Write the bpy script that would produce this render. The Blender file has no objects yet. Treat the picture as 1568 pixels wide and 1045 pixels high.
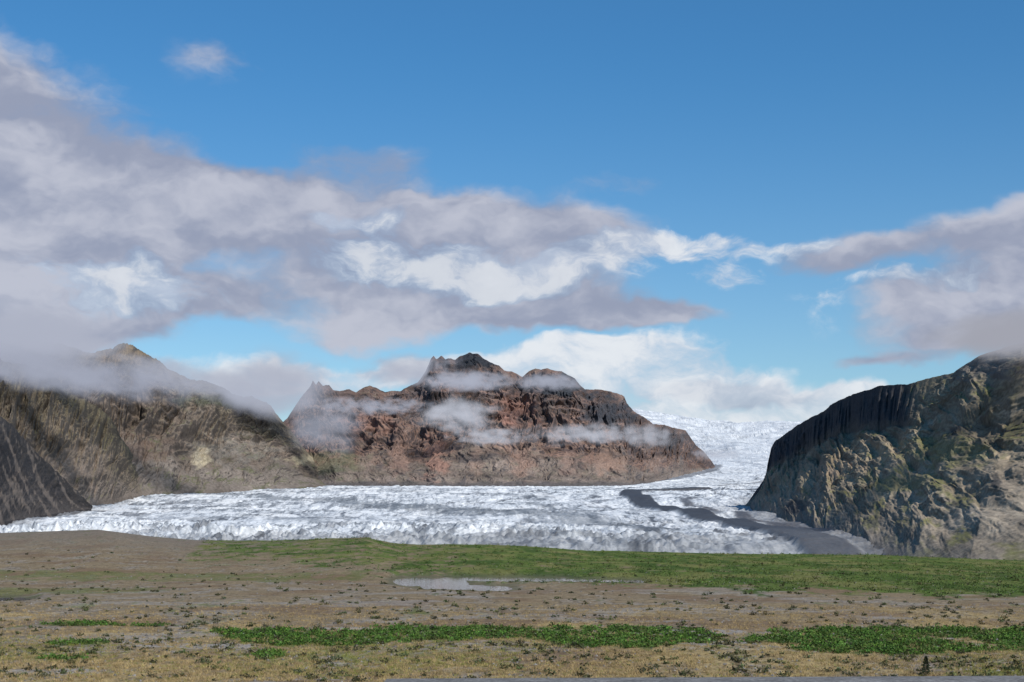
import bpy, math, numpy as np
from mathutils import Vector
rng=np.random.default_rng(7)
F=2178.0; HZ=815.0; CX=784.0; CH=12.0
def W(px,py,D): return ((px-CX)/F*D, D, CH+(HZ-py)/F*D)

# ---------- noise ----------
_perm=rng.permutation(4096).astype(np.int64); _perm=np.concatenate([_perm,_perm,_perm])
_ga=rng.random(4096)*2*np.pi; _gx=np.cos(_ga); _gy=np.sin(_ga)
def perlin(x,y,seed=0):
    x=np.asarray(x,float)+seed*37.17; y=np.asarray(y,float)+seed*11.31
    xi=np.floor(x).astype(np.int64); yi=np.floor(y).astype(np.int64)
    xf=x-xi; yf=y-yi
    def g(ix,iy,dx,dy):
        h=_perm[(_perm[ix&4095]+iy)&4095]
        return _gx[h]*dx+_gy[h]*dy
    u=xf*xf*xf*(xf*(xf*6-15)+10); v=yf*yf*yf*(yf*(yf*6-15)+10)
    a=g(xi,yi,xf,yf); b=g(xi+1,yi,xf-1,yf); c=g(xi,yi+1,xf,yf-1); d=g(xi+1,yi+1,xf-1,yf-1)
    return 1.5*((a*(1-u)+b*u)*(1-v)+(c*(1-u)+d*u)*v)
def fbm(x,y,o=5,seed=0,g=0.5):
    s=0;a=1;t=0
    for i in range(o):
        s=s+a*perlin(x*2**i,y*2**i,seed+i*3); t+=a; a*=g
    return s/t
def ss(x,a,b):
    t=np.clip((x-a)/(b-a),0,1); return t*t*(3-2*t)
def mixc(c,col,m):
    return c*(1-m[...,None])+np.array(col)*m[...,None]

# ---------- mesh helpers ----------
def mesh_np(name,co,faces,col=None,mat=None,smooth=True):
    me=bpy.data.meshes.new(name)
    n=len(co); k=faces.shape[1]; m=len(faces)
    me.vertices.add(n); me.vertices.foreach_set('co',co.astype(np.float32).ravel())
    me.loops.add(m*k); me.loops.foreach_set('vertex_index',faces.astype(np.int32).ravel())
    me.polygons.add(m); me.polygons.foreach_set('loop_start',np.arange(0,m*k,k,dtype=np.int32))
    me.polygons.foreach_set('loop_total',np.full(m,k,dtype=np.int32))
    me.update(calc_edges=True)
    me.polygons.foreach_set('use_smooth',np.full(m,smooth))
    if col is not None:
        ca=me.color_attributes.new('Col','FLOAT_COLOR','POINT')
        c4=np.ones((n,4),np.float32); c4[:,:3]=np.clip(col,0,1); ca.data.foreach_set('color',c4.ravel())
    ob=bpy.data.objects.new(name,me); bpy.context.collection.objects.link(ob)
    if mat: me.materials.append(mat)
    return ob
def grid_faces(r,c):
    i=np.arange(r*c).reshape(r,c)
    return np.stack([i[:-1,:-1],i[:-1,1:],i[1:,1:],i[1:,:-1]],-1).reshape(-1,4)
def grid_normals(X,Y,Z):
    P=np.stack([X,Y,Z],-1)
    du=np.gradient(P,axis=1); dv=np.gradient(P,axis=0)
    N=np.cross(du,dv); N/=np.linalg.norm(N,axis=-1,keepdims=True)+1e-9
    return N*np.where(N[...,2:3]<0,-1,1)

# ---------- materials ----------
def new_mat(name):
    m=bpy.data.materials.new(name); m.use_nodes=True
    nt=m.node_tree; nt.nodes.clear()
    return m,nt
def surf_mat(name,scales=(0.02,0.15),contrast=(0.35,0.35),bump=(0.3,3.0),rough=0.95,spec=0.1,trans=0.0):
    m,nt=new_mat(name); N=nt.nodes; L=nt.links
    out=N.new('ShaderNodeOutputMaterial'); b=N.new('ShaderNodeBsdfPrincipled'); L.new(b.outputs[0],out.inputs[0])
    b.inputs['Roughness'].default_value=rough; b.inputs['Specular IOR Level'].default_value=spec
    at=N.new('ShaderNodeAttribute'); at.attribute_name='Col'
    geo=N.new('ShaderNodeNewGeometry')
    cur=at.outputs['Color']; last=None
    for s,c in zip(scales,contrast):
        nz=N.new('ShaderNodeTexNoise'); nz.inputs['Scale'].default_value=s; nz.inputs['Detail'].default_value=4; nz.inputs['Roughness'].default_value=0.65
        L.new(geo.outputs['Position'],nz.inputs['Vector'])
        mr=N.new('ShaderNodeMapRange'); mr.inputs[1].default_value=0.3; mr.inputs[2].default_value=0.7; mr.inputs[3].default_value=1-c; mr.inputs[4].default_value=1+c
        L.new(nz.outputs['Fac'],mr.inputs[0])
        vm=N.new('ShaderNodeVectorMath'); vm.operation='SCALE'
        L.new(cur,vm.inputs[0]); L.new(mr.outputs[0],vm.inputs['Scale']); cur=vm.outputs[0]; last=nz
    L.new(cur,b.inputs['Base Color'])
    if bump:
        bp=N.new('ShaderNodeBump'); bp.inputs['Strength'].default_value=bump[0]; bp.inputs['Distance'].default_value=bump[1]
        L.new(last.outputs['Fac'],bp.inputs['Height']); L.new(bp.outputs[0],b.inputs['Normal'])
    return m
M_rock=surf_mat('rock_scree',(0.012,0.09),(0.18,0.30),(0.6,7.0))
M_rockn=surf_mat('rock_scree_near',(0.02,0.16),(0.18,0.28),(0.5,3.0))
M_ice=surf_mat('glacier_ice',(0.03,0.25),(0.08,0.18),(0.5,2.0),rough=0.6,spec=0.3)
M_ground=surf_mat('heath_ground',(0.3,2.5),(0.25,0.45),(0.6,0.15))
M_leaf=surf_mat('leaf',(0.5,),(0.25,),None,rough=0.7,spec=0.2)

# ---------- mountains ----------
def mountain(name,ridge,rD,base,colf,ns=800,nt=380,seed=1,jag=1.6,gam=1.0,wl=260,c0t=0.62,kt=0.5,strat=(45,14),mat=M_rock,back=0.6,shear=0.0,lowg=0.3,und=30,blend=0.65,colum=0.0,elong=2.6,dip=0.0,smin=0.35,detk=1.0,amps=(40,22,14,9,5),crisp=0.65):
    r=np.array(ridge,float); d=np.concatenate([[0],np.cumsum(np.hypot(np.diff(r[:,0]),np.diff(r[:,1])))])
    q=np.linspace(0,d[-1],ns); rpx=np.interp(q,d,r[:,0]); rpy=np.interp(q,d,r[:,1])
    rd=np.array(rD,float); RD=np.interp(rpx,rd[:,0],rd[:,1])
    b=np.array(base,float)
    bpx,bpy,bD=[np.interp(rpx,b[:,0],b[:,k]) for k in (1,2,3)]
    Cx,Cy,Cz=W(rpx,rpy,RD); Bx,By,Bz=W(bpx,bpy,bD)
    mx=(Cx+Bx)/2; my=(Cy+By)/2
    a=np.concatenate([[0],np.cumsum(np.hypot(np.diff(mx),np.diff(my)))])
    Cz=Cz+RD/F*jag*(3.0*fbm(a/60,a*0,4,seed+50,0.6)-0.5*np.abs(perlin(a/14,a*0,seed+55))*2)
    hx=Bx-Cx; hy=By-Cy; Ls=np.hypot(hx,hy)+1e-6; hx/=Ls; hy/=Ls
    T=np.concatenate([np.linspace(-0.08,0.8,int(nt*0.72),endpoint=False),np.linspace(0.8,1,nt-int(nt*0.72)),1+np.linspace(0.004,1,50)**1.3*back])[:,None]
    t=np.clip(T,0,1)
    A=np.broadcast_to(a[None],(len(T),ns)); B=T*Ls[None]
    def tab(v): return v if np.isscalar(v) else np.interp(rpx,[e[0] for e in v],[e[1] for e in v])[None]
    k=tab(kt)+0.08*perlin(A/400,A*0,seed+9)
    c0=np.clip(tab(c0t)+0.05*perlin(A/150,A*0,seed+8),0.3,0.96)
    prof=np.where(t<c0,t/c0*k,k+(1-k)*np.maximum((t-c0)/(1-c0),0)**0.8)
    prof=blend*prof+(1-blend)*t**1.1
    H=(Cz-Bz)[None]
    Z=Bz[None]+H*prof+np.minimum(T,0)*Ls[None]*0.5
    bk=np.maximum(T-1,0); Z=Z-bk*np.abs(H)*1.25-bk*25
    X=Bx[None]+(Cx-Bx)[None]*T; Y=By[None]+(Cy-By)[None]*T
    A2=A+shear*B
    wa=A2+0.30*wl*perlin(A2/wl,B/(wl*1.3),seed+3)+0.16*wl*perlin(A2/wl*3,B/wl*2.5,seed+4)+0.05*wl*perlin(A2/wl*8,B/wl*6,seed+5)
    top=np.clip((1-t)/0.25,0,1)**crisp*0.94+0.06
    env=np.clip(t/0.10,0,1)*(lowg+(1-lowg)*ss(t,0.3,0.62))*top
    env=np.where(T>1,0.06,env)
    size=np.clip(H/400,0.12,1.6)
    g=0
    for i,(w,am) in enumerate(zip((wl,wl/2,wl/4.5,wl/9,wl/20),amps)):
        if i%2==0: n=np.abs(perlin(wa/w,B/(w*elong),seed+10+i))*2-0.55
        else: n=0.45-np.abs(perlin(wa/w,B/(w*elong*0.85),seed+10+i))*2
        g=g+am*n
    g=g*env*size*gam
    g=g+und*fbm(A2/(wl*1.1),B/(wl*0.8),5,seed+25,0.55)*2*top*np.clip(t/0.2,0,1)*np.clip(size,0.2,1.3)
    cm=ss(t,smin,smin+0.27)*ss(1.0-t,0.0,0.05)*ss(perlin(A/180,B/200,seed+21)+0.5*perlin(A/60,B/60,seed+22),-0.25,0.35)
    nz=0.62; nh=0.78
    Z=Z+g*nz; O=g*nh
    sh,sa=strat
    zt=(Z-dip*A)/sh+0.9*perlin(A/350,B/350,seed+30)+0.35*perlin(A/70,B/70,seed+31)+0.12*perlin(A/20,B/20,seed+32)
    fr=zt-np.floor(zt); fr=np.where(fr<0.8,fr/0.8,(1-fr)/0.2)
    O=O+cm*sa*(fr-0.5)*2*np.clip(size,0.3,1)
    cl=ss(t,c0-0.03,c0+0.03)*(T<=1)
    O=O+tab(colum)*cl*(np.abs(perlin(A/34,B/400,seed+60))*2.2+np.abs(perlin(A/12,B/200,seed+61))*1.0-1.1)*(0.15+0.85*np.clip((1-t)/0.04,0,1))
    det=fbm(A/26,B/26,4,seed+40,0.65)*9+np.abs(perlin(A/11,B/14,seed+44))*3.5
    O=O+detk*det*(0.40+0.9*cm)*np.clip(size,0.25,1)*np.clip(t/0.1,0.1,1)*(0.3+0.7*np.clip((1-t)/0.08,0,1))
    X=X+hx[None]*O; Y=Y+hy[None]*O
    N=grid_normals(X,Y,Z)
    px=CX+F*X/Y; py=HZ-F*(Z-CH)/Y
    C=colf(dict(A=A,B=B,t=t,px=px,py=py,Z=Z,N=N,cm=cm,cl=cl,g=g/(size+.1),X=X,Y=Y,wa=wa,seed=seed,fr=fr,elong=elong,zt=zt))
    co=np.stack([X,Y,Z],-1).reshape(-1,3)
    return mesh_np(name,co,grid_faces(len(T),ns),C.reshape(-1,3),mat)
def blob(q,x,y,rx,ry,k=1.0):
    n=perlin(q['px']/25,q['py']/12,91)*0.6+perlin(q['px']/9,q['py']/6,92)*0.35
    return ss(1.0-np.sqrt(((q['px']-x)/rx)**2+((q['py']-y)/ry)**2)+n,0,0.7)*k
def common(q,low,mid,high,dark,green,gk=0.5,dk=1.0):
    e=q['elong']/2.6
    n1=fbm(q['A']/220,q['B']/300,5,q['seed']+60); n2=fbm(q['wa']/40,q['B']/(200*e),5,q['seed']+70,0.65)
    n5=fbm(q['wa']/14,q['B']/(90*e),4,q['seed']+75,0.65)
    C=np.zeros(q['t'].shape[:1]+q['A'].shape[1:]+(3,))+np.array(mid)
    tt=q['t']+0.35*n1
    C=mixc(C,low,ss(0.45-tt,0,0.3)); C=mixc(C,high,ss(tt,0.55,0.85)*0.8)
    C=mixc(C,dark,ss(n2,0.10,0.40)*0.5*dk)
    C=mixc(C,np.array(low)*1.25,ss(-n2,0.12,0.45)*0.5)
    C=mixc(C,dark,ss(n5,0.10,0.45)*0.4*dk)
    C=mixc(C,dark,q['cm']*ss(q['fr'],0.72,1.0)*0.5)
    band=perlin(q['zt']*1.3+7.7,q['A']/900,q['seed']+88)
    C=C*(1+0.45*q['cm']*np.clip(band*1.6,-1,1))[...,None]
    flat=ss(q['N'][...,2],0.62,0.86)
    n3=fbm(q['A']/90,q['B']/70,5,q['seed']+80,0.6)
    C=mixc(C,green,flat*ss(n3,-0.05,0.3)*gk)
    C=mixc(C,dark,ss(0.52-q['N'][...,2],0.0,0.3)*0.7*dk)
    n4=fbm(q['A']/500+q['B']/700,q['B']/160,4,q['seed']+85)
    C=C*(1+0.30*np.clip(n4*2,-1,1))[...,None]
    return C

# middle mountain
ridgeM2=[(380,712),(395,690),(420,660),(440,640),(460,610),(476,590),(479,582),(484,588),(488,583),(494,590),(504,589),(510,597),(520,599),(535,596),(545,601),(556,594),(566,591),(575,593),(590,600),(600,598),(612,600),(625,592),(640,585),(652,568),(660,549),(664,545),(668,551),(676,546),(682,552),(690,549),(697,551),(703,546),(712,543),(719,540),(724,542),(732,543),(740,549),(752,556),(764,560),(772,567),(785,569),(800,577),(810,569),(820,564),(828,566),(838,564),(850,568),(860,569),(870,575),(880,580),(888,590),(896,597),(912,596),(930,599),(944,602),(956,607),(960,618),(972,631),(985,638),(1000,649),(1018,651),(1030,655),(1050,659),(1056,668),(1066,682),(1078,692),(1088,704),(1098,718)]
def colM2(q):
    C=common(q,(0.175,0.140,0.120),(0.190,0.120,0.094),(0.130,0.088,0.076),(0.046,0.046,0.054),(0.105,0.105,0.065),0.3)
    C=mixc(C,(0.100,0.108,0.065),blob(q,510,708,75,26,0.6))
    C=mixc(C,(0.27,0.155,0.120),blob(q,670,700,22,44,0.8)); C=mixc(C,(0.26,0.14,0.11),blob(q,790,630,40,25,0.65))
    C=mixc(C,(0.26,0.175,0.138),blob(q,930,708,34,28,0.7)); C=mixc(C,(0.24,0.135,0.105),blob(q,560,650,50,22,0.6))
    C=mixc(C,(0.25,0.165,0.132),blob(q,800,710,20,32,0.65)); C=mixc(C,(0.24,0.155,0.125),blob(q,610,695,16,38,0.55)); C=mixc(C,(0.245,0.165,0.135),blob(q,870,706,16,30,0.55))
    C=mixc(C,(0.23,0.155,0.125),blob(q,730,705,14,30,0.5)); C=mixc(C,(0.21,0.155,0.135),blob(q,560,705,16,30,0.4)); C=mixc(C,(0.22,0.16,0.135),blob(q,1000,705,26,18,0.5))
    C=mixc(C,(0.028,0.032,0.040),blob(q,720,553,62,22,0.97)); C=mixc(C,(0.036,0.041,0.050),blob(q,860,588,62,32,0.95))  # summit and right-hand blotches paint cloud shadow into the rock colour
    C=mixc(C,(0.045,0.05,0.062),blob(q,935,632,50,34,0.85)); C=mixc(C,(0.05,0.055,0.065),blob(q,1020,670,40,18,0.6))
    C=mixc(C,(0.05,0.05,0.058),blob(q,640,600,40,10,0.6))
    C=mixc(C,(0.07,0.068,0.072),ss(q['py']+3*perlin(q['px']/14,q['py']/9,95),735,742)*0.7)
    return C
mountain('rocky_mountain',ridgeM2,[(380,5900),(480,6000),(720,6350),(900,6250),(1000,6900),(1098,7900)],
  [(380,455,750,5150),(480,520,748,5150),(720,720,745,5150),(900,880,745,5150),(960,960,744,5200),(1000,1000,738,5700),(1050,1050,728,6700),(1098,1086,722,7400)],
  colM2,ns=1100,nt=450,seed=2,wl=200,strat=(48,12),c0t=0.56,kt=0.44,gam=1.0,lowg=0.30,und=7,jag=0.5,blend=0.85,smin=0.42,amps=(34,26,18,12,7),elong=3.2,crisp=0.6)

# left back mountain
ridgeL=[(-420,470),(-200,500),(-60,500),(0,505),(45,515),(60,520),(100,528),(140,541),(152,536),(172,534),(180,528),(192,526),(208,530),(225,542),(240,550),(260,566),(290,580),(310,582),(330,588),(350,598),(372,608),(385,606),(400,613),(415,622),(430,642),(445,658),(460,680),(475,697),(490,714),(505,729),(522,744),(530,750)]
def colL(q):
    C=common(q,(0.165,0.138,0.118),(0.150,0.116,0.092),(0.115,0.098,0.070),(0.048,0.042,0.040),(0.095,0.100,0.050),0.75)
    C=mixc(C,(0.21,0.15,0.09),blob(q,190,545,55,18,0.7))
    C=mixc(C,(0.38,0.32,0.22),blob(q,312,700,20,16,0.95)); C=mixc(C,(0.34,0.29,0.20),blob(q,480,705,50,10,0.8))
    C=mixc(C,(0.20,0.185,0.165),blob(q,350,690,90,25,0.4))
    C=mixc(C,(0.12,0.08,0.062),blob(q,200,690,90,30,0.5))
    C=mixc(C,(0.06,0.07,0.05),blob(q,340,610,80,20,0.65))
    return C
mountain('ridge_mountain',ridgeL,[(-420,4200),(0,4350),(200,4850),(400,5500),(530,5600)],
  [(-420,-500,800,3000),(0,60,775,3600),(190,210,756,4200),(300,330,752,4500),(430,440,750,4800),(530,534,752,5200)],
  colL,ns=1000,nt=400,seed=5,wl=200,strat=(46,9),gam=1.0,lowg=0.35,und=12,shear=-0.5,c0t=0.5,kt=0.42,jag=1.4,elong=2.6,dip=-0.15)

# left front shoulder
ridgeS=[(-500,470),(-250,520),(-80,545),(0,551),(20,556),(40,557),(52,565),(60,562),(75,567),(88,578),(96,592),(110,604),(130,612),(150,622),(170,640),(185,668),(200,690),(214,714),(228,738),(238,756)]
def colS(q):
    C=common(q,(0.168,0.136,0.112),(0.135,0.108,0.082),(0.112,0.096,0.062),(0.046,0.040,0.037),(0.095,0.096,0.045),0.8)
    C=mixc(C,(0.055,0.046,0.042),blob(q,25,720,60,50,0.6))  # lower-left blotch paints the shade of the slope
    C=mixc(C,(0.20,0.158,0.13),blob(q,120,715,50,40,0.5))
    return C
mountain('mountain_shoulder',ridgeS,[(-500,2500),(0,3500),(100,3900),(238,4500)],
  [(-500,-500,815,1500),(-80,-40,800,2100),(0,20,796,2350),(60,70,786,2900),(120,130,772,3400),(180,185,762,3900),(238,232,757,4300)],
  colS,ns=800,nt=400,seed=8,wl=170,strat=(40,9),mat=M_rockn,gam=0.85,lowg=0.4,und=12,shear=-0.6,elong=2.6,dip=-0.2)
# spur, with the shade of its slope painted in as darker rock
ridgeD=[(-400,540),(-150,585),(-60,615),(0,636),(20,652),(40,676),(60,697),(80,715),(100,735),(118,752),(135,768),(142,776)]
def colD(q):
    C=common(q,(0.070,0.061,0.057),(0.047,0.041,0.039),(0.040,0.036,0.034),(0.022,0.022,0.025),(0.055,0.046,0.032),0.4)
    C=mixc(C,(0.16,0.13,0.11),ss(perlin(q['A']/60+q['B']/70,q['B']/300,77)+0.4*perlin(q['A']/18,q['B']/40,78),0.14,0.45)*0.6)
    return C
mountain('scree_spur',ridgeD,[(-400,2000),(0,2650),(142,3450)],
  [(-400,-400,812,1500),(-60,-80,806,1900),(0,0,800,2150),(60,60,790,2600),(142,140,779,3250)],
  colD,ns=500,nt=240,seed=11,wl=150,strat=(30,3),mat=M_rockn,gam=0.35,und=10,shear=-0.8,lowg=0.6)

# right mountain
ridgeR=[(1132,786),(1145,770),(1158,750),(1168,738),(1175,722),(1178,700),(1181,685),(1186,676),(1200,666),(1220,652),(1240,640),(1262,630),(1272,620),(1282,614),(1305,604),(1330,597),(1345,591),(1362,590),(1390,588),(1420,580),(1440,575),(1460,570),(1480,557),(1500,545),(1520,538),(1540,532),(1568,524),(1620,505),(1750,470),(2000,430),(2400,420)]
def colR(q):
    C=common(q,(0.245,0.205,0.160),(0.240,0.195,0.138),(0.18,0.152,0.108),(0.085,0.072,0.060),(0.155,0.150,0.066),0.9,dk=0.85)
    C=mixc(C,(0.33,0.26,0.18),blob(q,1350,690,80,20,0.6)); C=mixc(C,(0.32,0.235,0.165),blob(q,1270,720,60,22,0.6))
    C=mixc(C,(0.28,0.225,0.17),blob(q,1520,730,80,50,0.5)); C=mixc(C,(0.155,0.155,0.07),blob(q,1450,690,90,30,0.6))
    C=mixc(C,(0.28,0.22,0.165),blob(q,1200,765,60,16,0.5)); C=mixc(C,(0.16,0.158,0.075),blob(q,1380,740,80,20,0.55))
    C=mixc(C,(0.145,0.135,0.13),ss(q['py']+0.25*(1340-q['px']),795,850)*0.8)
    C=mixc(C,(0.12,0.105,0.10),blob(q,1510,562,100,28,0.75))
    C=mixc(C,(0.034,0.035,0.042),np.clip(q['cl']*ss(1415-q['px'],0,40),0,1)*0.95)  # dark basalt cliff, with the shade of its left-facing side painted in
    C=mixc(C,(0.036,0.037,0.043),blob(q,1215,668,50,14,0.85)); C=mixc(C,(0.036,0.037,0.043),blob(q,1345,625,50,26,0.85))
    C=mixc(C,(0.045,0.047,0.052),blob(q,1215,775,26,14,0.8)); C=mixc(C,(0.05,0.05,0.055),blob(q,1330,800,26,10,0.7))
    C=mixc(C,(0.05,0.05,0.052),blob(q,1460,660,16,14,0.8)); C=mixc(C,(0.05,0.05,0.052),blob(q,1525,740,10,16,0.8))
    return C
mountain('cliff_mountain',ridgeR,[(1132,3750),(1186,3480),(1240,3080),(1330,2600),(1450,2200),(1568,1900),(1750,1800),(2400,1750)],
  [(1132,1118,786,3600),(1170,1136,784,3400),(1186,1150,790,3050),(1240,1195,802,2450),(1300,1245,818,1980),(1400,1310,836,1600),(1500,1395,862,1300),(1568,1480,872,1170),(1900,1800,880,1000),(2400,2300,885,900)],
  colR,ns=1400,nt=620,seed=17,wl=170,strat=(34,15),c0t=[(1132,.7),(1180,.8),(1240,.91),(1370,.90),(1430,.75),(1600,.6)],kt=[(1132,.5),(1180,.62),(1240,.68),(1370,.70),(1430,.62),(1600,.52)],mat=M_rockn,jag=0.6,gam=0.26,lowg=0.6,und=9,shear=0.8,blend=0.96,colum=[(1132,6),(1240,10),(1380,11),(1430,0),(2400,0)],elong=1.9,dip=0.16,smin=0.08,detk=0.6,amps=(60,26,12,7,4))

# ---------- glacier ----------
gD=np.concatenate([np.arange(1250,5200,4.5),np.linspace(5200,9000,200)[:-1],np.linspace(9000,16000,160)])
zn=np.array([(1250,-40),(1380,-30),(1450,-14),(1520,-1),(1700,8),(2000,17),(2500,33),(3000,51),(3500,74),(4000,102),(4500,136),(5000,168),(6000,228),(7000,304),(8000,381),(10000,560),(12000,775),(14000,1030),(15000,1150),(16000,1240)],float)
Ln=np.array([(1250,-1000),(2200,-1050),(3000,-1120),(4500,-1330),(5000,-1250),(5400,-500),(6000,200),(7000,700),(8000,980),(10000,1150),(12000,1000),(14000,700),(16000,600)],float)
Rn=np.array([(1250,520),(1500,520),(2500,620),(3500,720),(4300,900),(6500,1500),(8000,1900),(10000,2600),(16000,4600)],float)
tabY=-np.array([835.,823,812,798,787,777,766,755,746,735,724]); tabD=np.array([1500.,1720,2000,2500,3000,3500,4000,4500,5000,6000,7000])
def GP(px,py):
    D=float(np.interp(-py,tabY,tabD)); return ((px-CX)/F*D,D)
nc=950
fcol=np.linspace(0,1,nc)[None]
Lx=np.interp(gD,Ln[:,0],Ln[:,1])[:,None]; Rx=np.interp(gD,Rn[:,0],Rn[:,1])[:,None]
GX=Lx+(Rx-Lx)*fcol; GY=np.broadcast_to(gD[:,None],GX.shape).copy()
GZ=np.interp(gD,zn[:,0],zn[:,1])[:,None]+0*GX
GZ+=fbm(GX/420,GY/420,3,200)*16*ss(GY,1500,2600)*(1-ss(GY,4300,5200))+fbm(GX/700,GY/900,4,205)*80*ss(GY,8500,11000)
GZ+=-10*np.exp(-((GX-(-300))/260)**2-((GY-3300)/500)**2)
gpx=CX+F*GX/GY
GZ+=ss(1110-gpx,0,140)*ss(GY,10500,15500)*130
cx,cy=900.,5600.
rr=np.hypot(GX-cx,GY-cy); th=np.arctan2(GX-cx,-(GY-cy))*2200
wr=rr+60*perlin(GX/300,GY/300,210)+20*perlin(GX/70,GY/90,211); wt=th+90*fbm(GX/500,GY/500,3,215)+10*perlin(GX/50,GY/80,212)
zone=ss(fbm(GX/200,GY/260,4,220),-0.2,0.25)
front=ss(2500-GY,0,900)
cre=(1-np.abs(perlin(wr/30,wt/55,225))*2)*2.2+(1-np.abs(perlin(wr/13,wt/24,226))*2)*1.5
ser=(np.abs(perlin(GX/16,GY/24,230))*2)*4.5+(np.abs(perlin(GX/7,GY/11,231))*2)*2.8
lon=perlin(wt/26,wr/300,235)*1.6+perlin(wt/11,wr/160,236)*1.2
amp=(0.55+0.85*zone)*(0.8+0.6*front)
big=(1-np.abs(perlin(wt/55,wr/170,237)+0.35*perlin(GX/24,GY/70,238))*2.2)*5.0+fbm(GX/30,GY/130,4,239,.6)*7
rel=(cre-1.8)*amp+(ser-2.4)*(0.30+0.8*front*ss(200-GX,0,500))*amp+lon+(big-2.0)*(0.20+0.25*zone)
farsc=1+1.5*ss(GY,8500,10500)*ss(fbm(GX/500,GY/500,3,208),-0.2,0.2)
C=np.zeros(GX.shape+(3,))+np.array((0.62,0.64,0.665))
dirt=1-0.75*ss(GY,5600,8500)
streak=fbm(wt/26,wr/700,5,240,0.7); streak2=fbm(wt/130,wr/1300,4,245); streak3=fbm(wt/9,wr/120,4,247,0.65)
fine=fbm(GX/9,GY/13,4,249,0.7)
scr=fbm(GX/18+GY/300,GY/210,5,241,0.75); scr2=fbm(GX/7,GY/110,4,242,0.75)
C=mixc(C,(0.28,0.305,0.34),ss(streak3+0.5*fine,0.07,0.40)*0.6*dirt)
C=mixc(C,(0.23,0.255,0.29),ss(scr,0.05,0.25)*0.65*dirt)
C=mixc(C,(0.16,0.18,0.21),ss(scr2+0.4*streak2,0.12,0.32)*0.62*dirt)
C=mixc(C,(0.21,0.23,0.26),ss(streak,0.05,0.26)*0.78*dirt)
C=mixc(C,(0.085,0.09,0.10),ss(streak+0.7*streak2+0.3*scr,0.20,0.42)*0.88*dirt)
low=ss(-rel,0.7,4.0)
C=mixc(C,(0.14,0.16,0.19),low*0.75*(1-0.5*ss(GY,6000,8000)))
patch=fbm(GX/110,GY/340,5,250,0.62)
C=mixc(C,(0.13,0.135,0.15),ss(patch+0.35*scr,0.12,0.34)*0.62*(1-ss(GY,4500,5300)))
C=mixc(C,(0.12,0.13,0.145),ss(-GX+200,150,900)*ss(GY,2300,2900)*(1-ss(GY,3900,4900))*ss(streak2+scr,-0.1,0.2)*0.6)
C=mixc(C,(0.80,0.805,0.81),ss(fbm(GX/90,GY/260,5,252,.6)-0.3*scr,0.02,0.26)*(1-low)*0.65)
C=mixc(C,(0.30,0.32,0.36),ss(fbm(GX/220,GY/420,5,254,.7),0.08,0.3)*ss(GY,6500,8500)*0.5)
def polyd(X,Y,pts):
    best=np.full(X.shape,1e9)
    for (x0,y0),(x1,y1) in zip(pts[:-1],pts[1:]):
        dx,dy=x1-x0,y1-y0; t=np.clip(((X-x0)*dx+(Y-y0)*dy)/(dx*dx+dy*dy),0,1)
        best=np.minimum(best,np.hypot(X-x0-t*dx,Y-y0-t*dy))
    return best
wX=GX+6*fbm(GX/60,GY/160,4,260); wY=GY+30*fbm(GX/90,GY/90,4,262)
vX=GX+60*fbm(GX/120,GY/200,5,264,.65); vY=GY+140*fbm(GX/110,GY/200,5,266,.65)
for pts,wd,kk in [([(330,757),(470,762),(600,769),(700,777),(790,784),(870,797),(930,811)],105,.65),([(560,772),(680,779),(760,786)],150,.65),([(200,800),(360,795),(520,803),(640,812)],70,.62),
                  ([(800,772),(860,779),(920,795),(1010,815)],40,.65),([(600,752),(760,758),(880,768)],70,.45),([(250,812),(380,812),(480,818)],40,.6),([(700,806),(840,822),(980,836)],34,.5)]:
    dd=polyd(vX,vY,[GP(*p) for p in pts])
    C=mixc(C,(0.125,0.138,0.155),ss(wd-dd+wd*0.9*scr,0,wd*0.8)*kk)
main=polyd(wX,wY,[(640,4800),(470,4720),(400,4600),(368,4400),(352,4100),(348,3700),(350,3300),(347,2800),(342,2300),(336,1900),(330,1500),(328,1250)])
wid=28+7*ss(GY,2800,4300)
mm=ss(wid-main,-6,6)
C=mixc(C,(0.044,0.044,0.049),mm*0.98)
loop=polyd(wX,wY,[(1500,6200),(1000,5000),(850,4800),(640,4760),(470,4720)])
C=mixc(C,(0.055,0.055,0.06),ss(34-loop,-10,10)*0.95)
l2=polyd(wX,wY,[(560,4150),(480,3950),(455,3600),(450,3200),(432,2700),(405,2200),(385,1900)])
C=mixc(C,(0.075,0.075,0.085),ss(13-l2,-8,6)*0.88)
l3=polyd(wX,wY,[(1750,8600),(1420,7200),(1150,6200),(950,5600),(760,5200)])
C=mixc(C,(0.12,0.12,0.13),ss(16-l3,-14,8)*0.7)
l4=polyd(wX,wY,[(1180,8200),(1020,7300),(700,6200),(400,5500)])
C=mixc(C,(0.10,0.10,0.11),ss(30-l4,-18,8)*0.75)
side=ss(GX-(350+0.10*(GY-1500)*ss(GY,2000,3200)),0,50)*(1-ss(GY,2000,3000))
C=mixc(C,(0.085,0.083,0.09),side*(0.45+0.5*ss(patch+streak,-0.3,0.1)))
edge=ss(GX-Rx,-240,-90)*(GY<4200)
C=mixc(C,(0.09,0.087,0.09),edge*0.85)
lm=ss(-60-(GX+760+0.172*(GY-2200)),-160,40)*ss(4300-GY,0,600)
C=mixc(C,(0.10,0.095,0.095),ss(lm+0.6*patch,0.3,0.8)*0.85)
C=mixc(C,(0.11,0.11,0.115),ss(1840-GY+220*patch+120*scr,0,330)*0.62)
GZ2=GZ+rel*farsc*(1-0.75*mm)+mm*7
mesh_np('glacier',np.stack([GX,GY,GZ2],-1).reshape(-1,3),grid_faces(*GX.shape),C.reshape(-1,3),M_ice)

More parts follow.
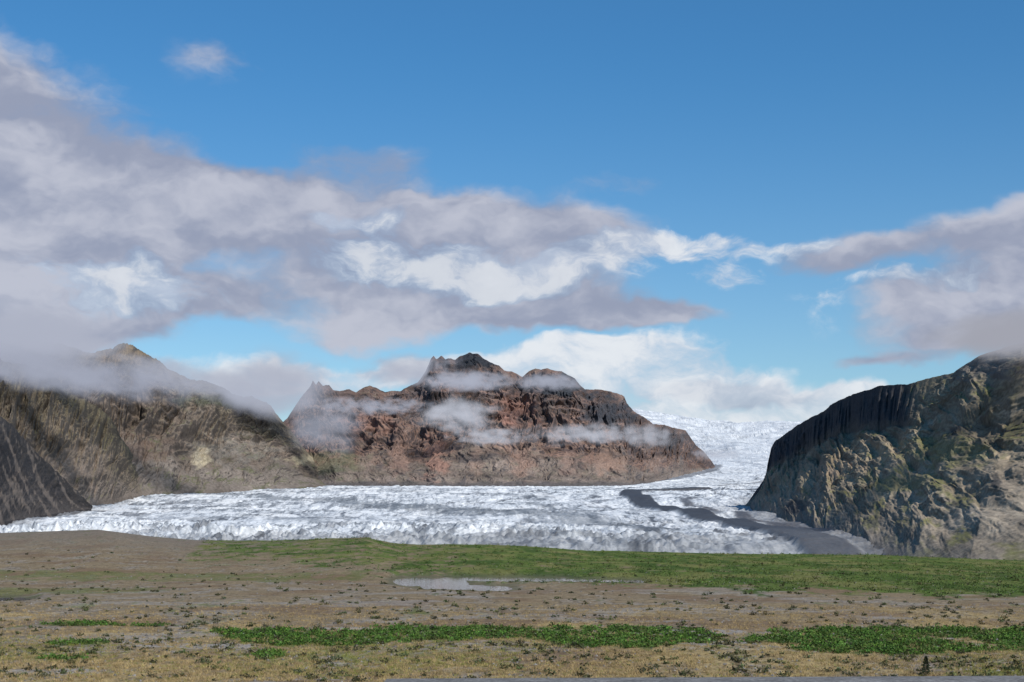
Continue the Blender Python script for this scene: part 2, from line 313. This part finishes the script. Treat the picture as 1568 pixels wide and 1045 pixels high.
# ---------- ground plain ----------
u=np.concatenate([np.linspace(-1.8,-0.44,40)[:-1],np.linspace(-0.44,0.44,1100),np.linspace(0.44,1.8,40)[1:]])
yy=np.linspace(1120,838,680); gd=CH*F/(yy-HZ)
gd=np.concatenate([[8,25,45,65],gd,np.geomspace(1160,18000,60)])
def crest_y(px): return np.interp(px,[-400,0,150,230,300,420,560,600,640,700,800,900,1160,1350,1568,2000],[812,817,812,822,828,829,824,833,836,835,838,846,851,853,862,866])
def water_mask(px,py):
    n=1.6*perlin(px/22,py/5,300)+0.8*perlin(px/8,py/2.5,301)
    def seg(x0,y0,x1,y1,r):
        X=px; Y=py*5.0; dx,dy=x1-x0,(y1-y0)*5.0
        t=np.clip(((X-x0)*dx+(Y-y0*5)*dy)/(dx*dx+dy*dy),0,1)
        return r*5-np.hypot(X-x0-t*dx,Y-y0*5-t*dy)
    m=np.maximum.reduce([seg(632,887,690,889,6.0),seg(660,894,765,897,3.4),seg(690,883,860,884,2.6),seg(850,884,975,887,1.7),seg(-60,915,30,913,3.0)])
    return m+n*3.0
def gheight(X,Y):
    px=CX+F*X/Y
    crest=CH-(crest_y(px)-HZ)*800/F
    z=crest*ss(Y,330,800)
    z=z+0.35*fbm(X/14,Y/14,3,310)*ss(Y,60,120)+1.1*fbm(X/90,Y/90,3,315)*ss(Y,150,320)*(1-0.5*ss(Y,600,800))
    z=z-ss(Y,860,1250)*45
    z=z+0.06*perlin(X/2.1,Y/2.1,318)
    py=HZ+CH*F/Y
    wm=water_mask(px,py)
    z=np.where(Y<600,z*(1-ss(wm,-30,-2))+(-0.65)*ss(wm,-30,-2)-0.6*ss(wm,-2,8),z)
    return z
PX,_=np.meshgrid(u,gd); GY=np.broadcast_to(gd[:,None],PX.shape); GX=PX*GY
Z=gheight(GX,GY)
px=CX+F*GX/GY; py=HZ+CH*F/GY
def green_mask(px,py,X,Y):
    n=fbm(X/9,Y/24,5,330,0.65); n2=fbm(X/40,Y/60,4,335)
    top=np.interp(px,[0,250,330,600,800,2000],[905,880,838,830,830,830]); bot=np.interp(px,[0,250,400,560,620,900,1150,1568,2000],[880,868,868,876,882,892,904,912,916])
    far=ss(py-top,-6,10)*ss(bot-py,-14,12)
    far=far*(0.72+0.28*ss(px,650,760))
    f2=ss(1-np.abs(py-884)/8,0,0.6)*ss(640-px,0,90)*0.8+ss(1-np.abs(py-905)/9,0,0.5)*ss(360-px,0,220)*0.9
    st=np.interp(px,[300,480,560,760,840,980,1060,1180,1250,1568,2000],[968,962,960,962,958,960,964,966,962,962,962])
    sb=np.interp(px,[300,350,430,700,800,860,960,1060,1180,1300,1568,2000],[978,984,992,984,980,988,996,990,988,1004,1000,1000])
    str_=ss(py-st,-5,5)*ss(sb-py,-6,7)*ss(px,290,370)*(1-0.6*np.exp(-((px-1110)/55)**2))*(1-0.8*np.exp(-((px-500)/60)**2)*ss(970-py,0,6))
    sp=ss(1-np.hypot((px-115)/60,(py-985)/7),0,0.4)+ss(1-np.hypot((px-160)/120,(py-957)/4),0,0.4)*0.8+ss(1-np.hypot((px-410)/30,(py-1004)/9),0,0.4)+0.9*ss(1-np.hypot((px-1290)/120,(py-996)/9),0,0.5)+ss(1-np.hypot((px-90)/60,(py-1008)/3),0,0.4)
    near=np.maximum(str_*0.92,np.clip(sp,0,1))
    scatter=0.45*ss(n2,-0.1,0.3)*ss(py,865,890)
    return far,near,np.maximum(f2,scatter),n,n2
far,near,f2,n,n2=green_mask(px,py,GX,GY)
fine=fbm(GX/3.0,GY/7.0,4,340,0.65)
finex=fbm(GX/1.2,GY/2.4,3,345,0.65)
C=np.zeros(GX.shape+(3,))+np.array((0.190,0.145,0.090))
C=mixc(C,(0.235,0.205,0.175),ss(n+0.5*fine,0.0,0.35)*0.8)
C=mixc(C,(0.32,0.24,0.11),ss(-n2-0.5*n+0.6*fine,0.0,0.35)*ss(py,915,955)*0.75)
C=mixc(C,(0.21,0.205,0.055),ss(fine+n2,0.04,0.36)*ss(py,985,1012)*0.65)
C=mixc(C,(0.065,0.048,0.030),ss(finex+0.3*n,0.12,0.42)*0.7)
C=mixc(C,(0.14,0.09,0.055),ss(fbm(GX/25,GY/35,4,355),0.0,0.3)*0.6)
C=mixc(C,(0.23,0.21,0.19),ss(fbm(GX/30,GY/18,5,359,.6),0.08,0.26)*ss(py,890,910)*0.6)
hill=ss(870-py,0,25)*ss(600-px,0,250); C=mixc(C,(0.16,0.135,0.115),hill*0.75)
C=mixc(C,(0.085,0.085,0.035),hill*ss(n+fine,0.1,0.45)*0.6)
G1=np.array((0.085,0.115,0.024)); G2=np.array((0.046,0.075,0.013)); G3=np.array((0.15,0.145,0.048))
fm=ss(far+1.1*n+0.5*fine,0.38,0.82)
Cg=mixc(mixc(np.zeros_like(C)+G1,G2,ss(fbm(GX/12,GY/50,5,350,.6),-0.1,0.15)),G3,ss(fbm(GX/22,GY/70,5,352,.6),0.0,0.25)*0.75)
C=C*(1-fm[...,None])+Cg*fm[...,None]
nm=ss(near+1.0*n+0.6*fine,0.5,0.75)*(near>0.02)
C=mixc(C,(0.050,0.085,0.014),nm*0.85)
C=mixc(C,(0.12,0.13,0.04),ss(fbm(GX/6,GY/16,4,357,.65),0.08,0.3)*nm*0.5)
C=mixc(C,(0.10,0.115,0.03),ss(f2+0.9*n+0.5*fine,0.55,0.85)*0.65)
gr=ss(1-np.hypot((px-300)/120,(py-990)/5),0,.4)+ss(1-np.hypot((px-1060)/110,(py-970)/5),0,.4)+ss(1-np.hypot((px-1090)/70,(py-985)/5),0,.4)+ss(1-np.hypot((px-560)/90,(py-964)/3),0,.4)+ss(1-np.hypot((px-1480)/120,(py-978)/3),0,.4)+0.7*ss(1-np.hypot((px-100)/200,(py-1028)/6),0,.5)
C=mixc(C,(0.25,0.23,0.215),ss(np.clip(gr,0,1)+0.7*n,0.35,0.65)*0.85)
wm=water_mask(px,py); C=mixc(C,(0.085,0.085,0.05),ss(wm,-22,-4)*0.7*(GY<600))
C=mixc(C,(0.10,0.095,0.09),ss(GY,900,1200))
mesh_np('ground',np.stack([GX,GY,Z],-1).reshape(-1,3),grid_faces(*GX.shape),C.reshape(-1,3),M_ground)

# water
m,nt=new_mat('pond_water'); N=nt.nodes; L=nt.links
out=N.new('ShaderNodeOutputMaterial'); b=N.new('ShaderNodeBsdfPrincipled'); L.new(b.outputs[0],out.inputs[0])
b.inputs['Base Color'].default_value=(0.11,0.105,0.10,1); b.inputs['Roughness'].default_value=0.06
nz=N.new('ShaderNodeTexNoise'); nz.inputs['Scale'].default_value=0.6; nz.inputs['Detail'].default_value=4; bp=N.new('ShaderNodeBump'); bp.inputs['Strength'].default_value=0.3; bp.inputs['Distance'].default_value=0.08
g=N.new('ShaderNodeNewGeometry'); L.new(g.outputs['Position'],nz.inputs['Vector']); L.new(nz.outputs['Fac'],bp.inputs['Height']); L.new(bp.outputs[0],b.inputs['Normal'])
def rect(name,x0,x1,y0,y1,z,mat):
    co=np.array([(x0[0],y0,z),(x0[1],y0,z),(x1[1],y1,z),(x1[0],y1,z)],float)
    return mesh_np(name,co,np.array([[0,1,2,3]]),None,mat,False)
rect('pond',(-36,45),(-50,45),285,440,-0.68,m)
rect('stream',(-140,-75),(-150,-75),240,300,-0.68,m)

# gravel road at bottom right
rx=np.linspace(-10,60,141); rv=np.linspace(-2.6,2.6,14)
RX,RV=np.meshgrid(rx,rv); RY=114.0+(RX-8)*0.045+RV-2.1
RZ=0.28+0.03*(1-(RV/2.6)**2)+0.02*fbm(RX/1.5,RY/1.5,3,400)
RC=np.zeros(RX.shape+(3,))+np.array((0.17,0.165,0.165)); RC=mixc(RC,(0.11,0.105,0.10),ss(fbm(RX/2,RV/0.6,4,402),0,0.4)*0.6)
mesh_np('gravel_road',np.stack([RX,RY,RZ],-1).reshape(-1,3),grid_faces(*RX.shape),RC.reshape(-1,3),M_ground)

# ---------- vegetation ----------
def sample(nn,y0,y1,x0=-60,x1=1630):
    p=rng.uniform(x0,x1,nn); q=rng.uniform(y0,y1,nn); D=CH*F/(q-HZ); return p,q,(p-CX)/F*D,D
def leaves(cx,cy,cz,rad,hgt,nl,size,cols,name):
    n=len(cx); tot=n*nl
    idx=np.repeat(np.arange(n),nl)
    d=rng.normal(size=(tot,3)); d/=np.linalg.norm(d,axis=1,keepdims=True); d[:,2]=np.abs(d[:,2])
    lump=0.75+0.35*np.sin(3*np.arctan2(d[:,1],d[:,0])+idx*1.7)
    r=rng.random(tot)**0.4*lump
    P=np.stack([cx[idx]+d[:,0]*r*rad[idx],cy[idx]+d[:,1]*r*rad[idx],cz[idx]+d[:,2]*r*hgt[idx]+0.02],-1)
    a=rng.normal(size=(tot,3)); a/=np.linalg.norm(a,axis=1,keepdims=True)
    b_=np.cross(a,rng.normal(size=(tot,3))); b_/=np.linalg.norm(b_,axis=1,keepdims=True)
    s=(size[idx]*rng.uniform(0.6,1.3,tot))[:,None]
    V=np.stack([P-a*s,P-b_*s*0.6,P+a*s,P+b_*s*0.6],1).reshape(-1,3)
    c=cols[idx]*rng.uniform(0.6,1.45,tot)[:,None]*(0.6+0.5*d[:,2:3])
    return mesh_np(name,V,np.arange(tot*4).reshape(-1,4),np.repeat(c,4,0),M_leaf,False)
def shrubs(name,cnt,y0,y1,dens,rr_,hh,nl,col,cv=0.3,tone=None):
    p,q,X,D=sample(cnt,y0,y1)
    fa,ne,f_,n_,n2_=green_mask(p,q,X,D)
    keep=(rng.random(cnt)<dens(fa,ne,f_,n_,n2_,p,q))&(water_mask(p,q)<-8)
    p,q,X,D=p[keep],q[keep],X[keep],D[keep]; k=len(X)
    s=rng.uniform(0.4,1.0,k)**1.6*1.35
    z=gheight(X,D)
    cols=np.array(col)[None]*rng.uniform(1-cv,1+cv,(k,1))*rng.uniform(0.85,1.15,(k,3))
    if tone is not None:
        mt=ss(fbm(X/22,D/70,5,352,.6),-0.05,0.25)[:,None]; cols=cols*(1-mt)+np.array(tone)*mt*rng.uniform(0.8,1.2,(k,1))
    leaves(X,D,z,rr_*s,hh*s,nl,0.09+0.05*D/200*s,cols,name)
shrubs('heath_shrubs',4200,862,1044,lambda fa,ne,f_,n_,n2_,p,q:0.15+0.6*ss(n_,-.02,.2)+0*p,0.65,0.5,40,(0.062,0.066,0.028),0.4)
shrubs('willow_thicket',9000,950,1012,lambda fa,ne,f_,n_,n2_,p,q:ss(ne+1.0*n_,0.5,0.75)*(ne>0.02),0.85,0.5,34,(0.058,0.110,0.018),0.35)
shrubs('birch_scrub',12000,840,916,lambda fa,ne,f_,n_,n2_,p,q:ss(fa+1.1*n_,0.48,0.88)*0.75,1.5,1.1,14,(0.055,0.090,0.018),0.4,(0.12,0.125,0.04))
def tufts(name,cnt,y0,y1,h,nb,colA,colB,dens):
    p,q,X,D=sample(cnt,y0,y1)
    fa,ne,f_,n_,n2_=green_mask(p,q,X,D)
    keep=(rng.random(cnt)<dens(ne,n_,n2_,q))&(water_mask(p,q)<-4)
    road=(X>6)&(D<113.9+0.045*(X-8)+0.7)
    keep&=~road
    X,D=X[keep],D[keep]; k=len(X); z=gheight(X,D)
    idx=np.repeat(np.arange(k),nb); tot=len(idx)
    ox=rng.normal(0,0.10,tot); oy=rng.normal(0,0.10,tot); hh=h*rng.uniform(0.5,1.3,tot)
    w=0.018+0.012*rng.random(tot)
    an=rng.uniform(0,np.pi,tot); dx=np.cos(an)*w; dy=np.sin(an)*w
    bx,by,bz=X[idx]+ox,D[idx]+oy,z[idx]-0.03
    V=np.stack([np.stack([bx-dx,by-dy,bz],-1),np.stack([bx+dx,by+dy,bz],-1),np.stack([bx+ox*1.5+rng.normal(0,0.08,tot),by+oy*1.5,bz+hh],-1)],1).reshape(-1,3)
    mix=rng.random((k,1)); c=(np.array(colA)*mix+np.array(colB)*(1-mix))[idx]*rng.uniform(0.7,1.3,(tot,1))
    mesh_np(name,V,np.arange(tot*3).reshape(-1,3),np.repeat(c,3,0),M_leaf,False)
tufts('dry_grass',26000,925,1046,0.26,12,(0.38,0.28,0.13),(0.22,0.155,0.08),lambda ne,n_,n2_,q:0.35+0.5*(n_<0)-0.3*(ne>0.5))
tufts('green_grass',11000,975,1046,0.22,12,(0.15,0.17,0.035),(0.22,0.20,0.05),lambda ne,n_,n2_,q:0.15+0.65*(n2_>0))
# stones on the gravel
p,q,X,D=sample(7000,870,1044)
n_=fbm(X/9,D/24,5,330,0.65); kp=(rng.random(7000)<0.2+0.7*(n_>0.02))&(water_mask(p,q)<-6); X,D=X[kp],D[kp]; k=len(X); z=gheight(X,D)
sc=rng.uniform(0.05,0.16,k)*(1+D/600)
octa=np.array([(1,0,0),(0,1,0),(-1,0,0),(0,-1,0),(0,0,.8),(0,0,-.8)]); of=np.array([(0,1,4),(1,2,4),(2,3,4),(3,0,4),(1,0,5),(2,1,5),(3,2,5),(0,3,5)])
V=(octa[None]*rng.uniform(0.6,1.3,(k,6,1)))*sc[:,None,None]+np.stack([X,D,z+0.02],-1)[:,None]
cc=np.repeat(np.array((0.19,0.175,0.165))[None]*rng.uniform(0.4,1.3,(k,1)),6,0)
mesh_np('gravel_stones',V.reshape(-1,3),(of[None]+(np.arange(k)*6)[:,None,None]).reshape(-1,3),cc,M_leaf,False)

def spruce(x,y,h,name):
    z0=float(gheight(np.array([x]),np.array([y]))[0])
    V=[];Fc=[];Cc=[]
    def tri(a,b_,c,col):
        i=len(V); V.extend([a,b_,c]); Fc.append((i,i+1,i+2)); Cc.extend([col]*3)
    for k in range(6):
        a0=k*math.pi/3;a1=a0+math.pi/3
        tri((x+.035*math.cos(a0),y+.035*math.sin(a0),z0),(x+.035*math.cos(a1),y+.035*math.sin(a1),z0),(x,y,z0+h),(0.08,0.06,0.04))
    for i in range(1500):
        f=rng.random()**1.2; rad=(1-f)*h*0.40*(0.75+0.35*math.sin(f*40))+0.04
        a=rng.uniform(0,2*math.pi); r0=rng.random()**0.5*rad
        c=np.array([x+math.cos(a)*r0,y+math.sin(a)*r0,z0+0.05+f*h-0.10*r0])
        d=np.array([math.cos(a),math.sin(a),rng.uniform(-.3,.5)])*0.10; s=rng.normal(size=3)*0.025
        g=rng.uniform(0.5,1.4); tri(tuple(c-s),tuple(c+s),tuple(c+d),(0.03*g,0.045*g,0.018*g))
    mesh_np(name,np.array(V),np.array(Fc),np.array(Cc),M_leaf,False)
spruce((1418-CX)/F*120,120,1.5,'spruce_sapling')

# ---------- mist clouds ----------
def cloud_vol(px,py,D,rx,ry,rz,dens,Lc,seed,amp=1.5,off=0.0,nscale=2.2,tilt=0):
    bpy.ops.mesh.primitive_ico_sphere_add(subdivisions=3,radius=1,location=W(px,py,D))
    o=bpy.context.object; o.name='mist_cloud'; s=D/F
    o.scale=(rx*s,rz,ry*s); o.rotation_euler=(0,math.radians(tilt),0)
    m,nt=new_mat('mist_volume'); N=nt.nodes; L=nt.links
    out=N.new('ShaderNodeOutputMaterial'); tc=N.new('ShaderNodeTexCoord')
    ln=N.new('ShaderNodeVectorMath'); ln.operation='LENGTH'; L.new(tc.outputs['Object'],ln.inputs[0])
    mr=N.new('ShaderNodeMapRange'); mr.interpolation_type='SMOOTHSTEP'; mr.inputs[1].default_value=1.0; mr.inputs[2].default_value=0.0; mr.inputs[3].default_value=-0.35; mr.inputs[4].default_value=1.1
    L.new(ln.outputs['Value'],mr.inputs[0])
    mp=N.new('ShaderNodeMapping'); mp.inputs['Scale'].default_value=(rx/ry*0.55 if rx>ry else 1,1,1.0); mp.inputs['Location'].default_value=(seed*3.7,seed*1.3,seed*2.1)
    L.new(tc.outputs['Object'],mp.inputs['Vector'])
    nz=N.new('ShaderNodeTexNoise'); nz.inputs['Scale'].default_value=nscale; nz.inputs['Detail'].default_value=3; nz.inputs['Roughness'].default_value=0.6
    L.new(mp.outputs[0],nz.inputs['Vector'])
    a=N.new('ShaderNodeMath'); a.operation='MULTIPLY_ADD'; a.inputs[1].default_value=amp*2; a.inputs[2].default_value=-amp+off; L.new(nz.outputs['Fac'],a.inputs[0])
    b=N.new('ShaderNodeMath'); b.operation='ADD'; L.new(a.outputs[0],b.inputs[0]); L.new(mr.outputs[0],b.inputs[1])
    c=N.new('ShaderNodeMath'); c.operation='MAXIMUM'; c.inputs[1].default_value=0; L.new(b.outputs[0],c.inputs[0])
    h=N.new('ShaderNodeMapRange'); h.interpolation_type='SMOOTHSTEP'; h.inputs[1].default_value=1.0; h.inputs[2].default_value=0.45; h.inputs[3].default_value=0; h.inputs[4].default_value=dens
    L.new(ln.outputs['Value'],h.inputs[0])
    d=N.new('ShaderNodeMath'); d.operation='MULTIPLY'; L.new(c.outputs[0],d.inputs[0]); L.new(h.outputs[0],d.inputs[1])
    ab=N.new('ShaderNodeVolumeAbsorption'); ab.inputs['Color'].default_value=(0,0,0,1); L.new(d.outputs[0],ab.inputs['Density'])
    em=N.new('ShaderNodeEmission'); em.inputs['Color'].default_value=(*Lc,1); L.new(d.outputs[0],em.inputs['Strength'])  # mist glows: emission stands in for light scattered inside the cloud
    ad=N.new('ShaderNodeAddShader'); L.new(ab.outputs[0],ad.inputs[0]); L.new(em.outputs[0],ad.inputs[1]); L.new(ad.outputs[0],out.inputs['Volume'])
    m.cycles.volume_step_rate=1.8
    o.data.materials.append(m)
g1=(0.42,0.45,0.55); g2=(0.54,0.57,0.66); g3=(0.37,0.40,0.50)
cloud_vol(715,584,5850,120,24,140,0.018,g1,1,off=0.05)
cloud_vol(840,585,5850,90,22,120,0.014,g1,2,off=0.05)
cloud_vol(700,634,5500,95,42,110,0.018,g2,3,amp=2.1)
cloud_vol(750,668,5400,100,22,90,0.016,g2,4,amp=2.1)
cloud_vol(570,622,5600,150,20,100,0.014,g1,5,amp=2.3)
cloud_vol(900,665,5600,140,26,100,0.012,g2,6,amp=2.5)
cloud_vol(990,668,6100,75,28,100,0.012,g2,7,amp=2.2)
cloud_vol(1100,696,7300,80,14,140,0.007,(0.44,0.47,0.56),8,off=0.0)
cloud_vol(415,592,5200,150,72,200,0.011,g1,10,off=0.22)
cloud_vol(500,655,5150,85,60,100,0.012,g1,11,amp=2.1,off=0.1)
cloud_vol(90,570,3250,290,46,220,0.011,g3,12,off=0.18,tilt=8)
cloud_vol(10,518,3700,260,55,300,0.014,g1,13,off=0.35)
cloud_vol(280,578,4100,190,40,160,0.010,g1,14,tilt=12,off=0.15)
cloud_vol(1565,512,1700,190,46,180,0.020,(0.36,0.37,0.43),15,off=0.35)
cloud_vol(630,568,6200,120,38,150,0.012,g1,16,off=0.15)

# ---------- world ----------
SAZ=146.0; SEL=41.0
w=bpy.data.worlds.new('World'); bpy.context.scene.world=w; w.use_nodes=True
try: w.cycles.sampling_method='NONE'
except Exception as ex: print(ex)
nt=w.node_tree; N=nt.nodes; L=nt.links; N.clear()
out=N.new('ShaderNodeOutputWorld'); bg=N.new('ShaderNodeBackground'); bg.inputs['Strength'].default_value=0.1; L.new(bg.outputs[0],out.inputs[0])
sky=N.new('ShaderNodeTexSky'); sky.sky_type='NISHITA'; sky.sun_disc=False; sky.sun_elevation=math.radians(SEL); sky.sun_rotation=math.radians(SAZ); sky.air_density=1.0; sky.dust_density=0.6; sky.ozone_density=2.0
def math_(op,a=None,b=None,c=None):
    n=N.new('ShaderNodeMath'); n.operation=op
    for i,v in enumerate((a,b,c)):
        if v is None: continue
        if hasattr(v,'is_output'): L.new(v,n.inputs[i])
        else: n.inputs[i].default_value=v
    return n.outputs[0]
def vmath(op,a,b=None):
    n=N.new('ShaderNodeVectorMath'); n.operation=op
    for i,v in enumerate((a,b)):
        if v is None: continue
        if hasattr(v,'is_output'): L.new(v,n.inputs[i])
        else: n.inputs[i].default_value=v
    return n
tc=N.new('ShaderNodeTexCoord'); sp=N.new('ShaderNodeSeparateXYZ'); L.new(tc.outputs['Generated'],sp.inputs[0])
az=math_('ARCTAN2',sp.outputs[0],sp.outputs[1])
hyp=math_('SQRT',math_('MAXIMUM',math_('SUBTRACT',1.0,math_('MULTIPLY',sp.outputs[2],sp.outputs[2])),1e-4))
el=math_('DIVIDE',sp.outputs[2],hyp)
cb=N.new('ShaderNodeCombineXYZ'); L.new(az,cb.inputs[0]); L.new(el,cb.inputs[1])
P0=cb.outputs[0]
def noise(vec,scale,detail=6,rough=0.55,sx=0.6,loc=(0,0,0),dist=0.0):
    mp=N.new('ShaderNodeMapping'); mp.inputs['Scale'].default_value=(sx,1,1); mp.inputs['Location'].default_value=loc; L.new(vec,mp.inputs['Vector'])
    nz=N.new('ShaderNodeTexNoise'); nz.inputs['Scale'].default_value=scale; nz.inputs['Detail'].default_value=detail; nz.inputs['Roughness'].default_value=rough; nz.inputs['Distortion'].default_value=dist
    L.new(mp.outputs[0],nz.inputs['Vector']); return nz
wn=noise(P0,16,4,0.6,0.7,(3,1,0))
wv=vmath('SCALE',vmath('SUBTRACT',wn.outputs['Color'],(0.5,0.5,0.5)).outputs[0]); wv.inputs['Scale'].default_value=0.055
PW=vmath('ADD',P0,wv.outputs[0]).outputs[0]
def smooth(v,a,b,lo=0.,hi=1.):
    n=N.new('ShaderNodeMapRange'); n.interpolation_type='SMOOTHSTEP'; L.new(v,n.inputs[0])
    for i,x in enumerate((a,b,lo,hi)): n.inputs[i+1].default_value=x
    return n.outputs[0]
def blobs(lst,soft=1.5,core=0.0,cap=1.1):
    acc=None
    for (x,y,rx,ry,k) in lst:
        uu=(x-CX)/F; vv=(HZ-y)/F; a=math.atan(uu); c=math.cos(a)
        s=vmath('SUBTRACT',PW,(a,vv*c,0)); m_=vmath('MULTIPLY',s.outputs[0],(F/rx,F/ry,0)); l=vmath('LENGTH',m_.outputs[0])
        v=smooth(l.outputs['Value'],soft,core,0,k)
        acc=v if acc is None else math_('ADD',acc,v)
    return math_('MINIMUM',acc,cap)
grey=[(-40,170,190,130,1.5),(60,290,230,110,1.2),(240,310,200,75,1.1),(370,315,120,55,1),(30,440,230,85,1.2),(200,430,170,60,1),(330,460,130,40,.8),(100,510,200,35,.9),
 (590,330,140,60,.9),(740,345,180,65,1),(870,370,130,50,.9),(620,430,150,60,.9),(740,450,220,50,1),(880,485,200,30,.9),(560,495,130,34,.9),(1010,490,110,18,.7),(470,400,120,70,.7),
 (335,92,75,40,.55),(560,245,130,35,.6),(960,275,80,24,.5),(480,290,90,40,.6),
 (1270,390,100,32,.8),(1520,365,100,45,.9),(1420,450,110,36,1),(1500,500,160,48,1.3),(1350,548,80,16,.8),(1150,604,170,20,1.2),(1600,450,150,60,1.1),(1380,380,60,25,.5),
 (-700,350,500,200,1),(2300,350,500,160,.9)]
white=[(545,322,80,24,1),(555,375,75,55,1.1),(675,385,60,40,.8),(700,425,140,34,.9),(860,428,150,28,1),(930,395,90,34,.8),(1010,372,110,30,1.1),(1100,388,75,48,1.05),(1125,432,75,20,.85),(780,400,120,40,.6),
 (1225,372,100,18,.95),(1270,475,60,40,.55),(170,450,90,44,1.1),(270,462,110,34,1),(240,400,60,24,.7),(310,420,60,26,.7),(90,415,90,30,.5),(1430,425,110,20,.85),(1350,430,60,20,.7),
 (860,560,200,40,1.2),(1000,545,150,32,1.2),(1010,600,200,50,1.2),(1180,600,180,34,1.0),(1150,640,260,40,1.3),(430,580,190,34,1.3),(600,575,170,30,1.2),(1330,600,120,14,.7)]
n1=noise(PW,13,7,0.58,0.55,(5,2,0),0.1); n1b=noise(vmath('ADD',PW,(0.010,0.014,0)).outputs[0],13,4,0.58,0.55,(5,2,0),0.1)
n2_=noise(PW,30,7,0.62,0.55,(1,7,0),0.3)
bgm=blobs(grey,cap=1.25); bwm=blobs(white)
dg=math_('ADD',bgm,math_('MULTIPLY',math_('SUBTRACT',n1.outputs['Fac'],0.5),2.1))
ag=math_('MULTIPLY',smooth(dg,0.15,0.90,0,0.97),smooth(bgm,0.0,0.25))
calm=smooth(el,0.08,0.17,1.5,3.6)
dw=math_('ADD',bwm,math_('MULTIPLY',math_('SUBTRACT',n2_.outputs['Fac'],0.5),calm))
aw=math_('MULTIPLY',smooth(dw,0.35,1.35,0,0.95),smooth(bwm,0.02,0.5))
lit=math_('MULTIPLY',math_('SUBTRACT',n1.outputs['Fac'],n1b.outputs['Fac']),4.0)
tone=smooth(math_('ADD',math_('ADD',lit,0.5),math_('MULTIPLY',math_('SUBTRACT',noise(PW,7,4,0.5,0.5,(9,9,0)).outputs['Fac'],0.5),2.0)),0.0,1.0)
def mixcol(f,a,b):
    n=N.new('ShaderNodeMix'); n.data_type='RGBA'
    L.new(f,n.inputs[0])
    for i,v in ((6,a),(7,b)):
        if hasattr(v,'is_output'): L.new(v,n.inputs[i])
        else: n.inputs[i].default_value=(*v,1)
    return n.outputs[2]
gcol=mixcol(tone,(3.1,3.45,4.6),(5.2,5.4,6.3))
wcol=mixcol(smooth(n2_.outputs['Fac'],0.35,0.65),(5.8,6.3,7.3),(8.0,8.3,8.7))
tint=mixcol(smooth(el,0.02,0.36),(0.86,1.06,1.14),(0.39,0.88,1.18))
skc=vmath('MULTIPLY',sky.outputs[0],tint).outputs[0]
c1=mixcol(aw,skc,wcol)
c2=mixcol(math_('MULTIPLY',ag,math_('SUBTRACT',1.0,math_('MULTIPLY',aw,0.75))),c1,gcol)
L.new(c2,bg.inputs['Color'])

# sun
sd=bpy.data.lights.new('sun','SUN'); sd.energy=4.7; sd.angle=math.radians(0.53); sd.color=(1,0.94,0.85)
so=bpy.data.objects.new('sun',sd); bpy.context.collection.objects.link(so)
a=math.radians(SAZ); e=math.radians(SEL)
dv=Vector((math.sin(a)*math.cos(e),math.cos(a)*math.cos(e),math.sin(e)))
so.rotation_euler=dv.to_track_quat('Z','Y').to_euler()
# camera
cd=bpy.data.cameras.new('camera'); cd.lens=50.0; cd.sensor_width=36; cd.clip_end=60000; cd.clip_start=0.5; cd.shift_y=(HZ-522.5)/1568
co_=bpy.data.objects.new('camera',cd); co_.location=(0,0,CH); co_.rotation_euler=(math.radians(90),0,0); bpy.context.collection.objects.link(co_)
bpy.context.scene.camera=co_
vs=bpy.context.scene.view_settings; vs.view_transform='Standard'; vs.look='None'; vs.exposure=0
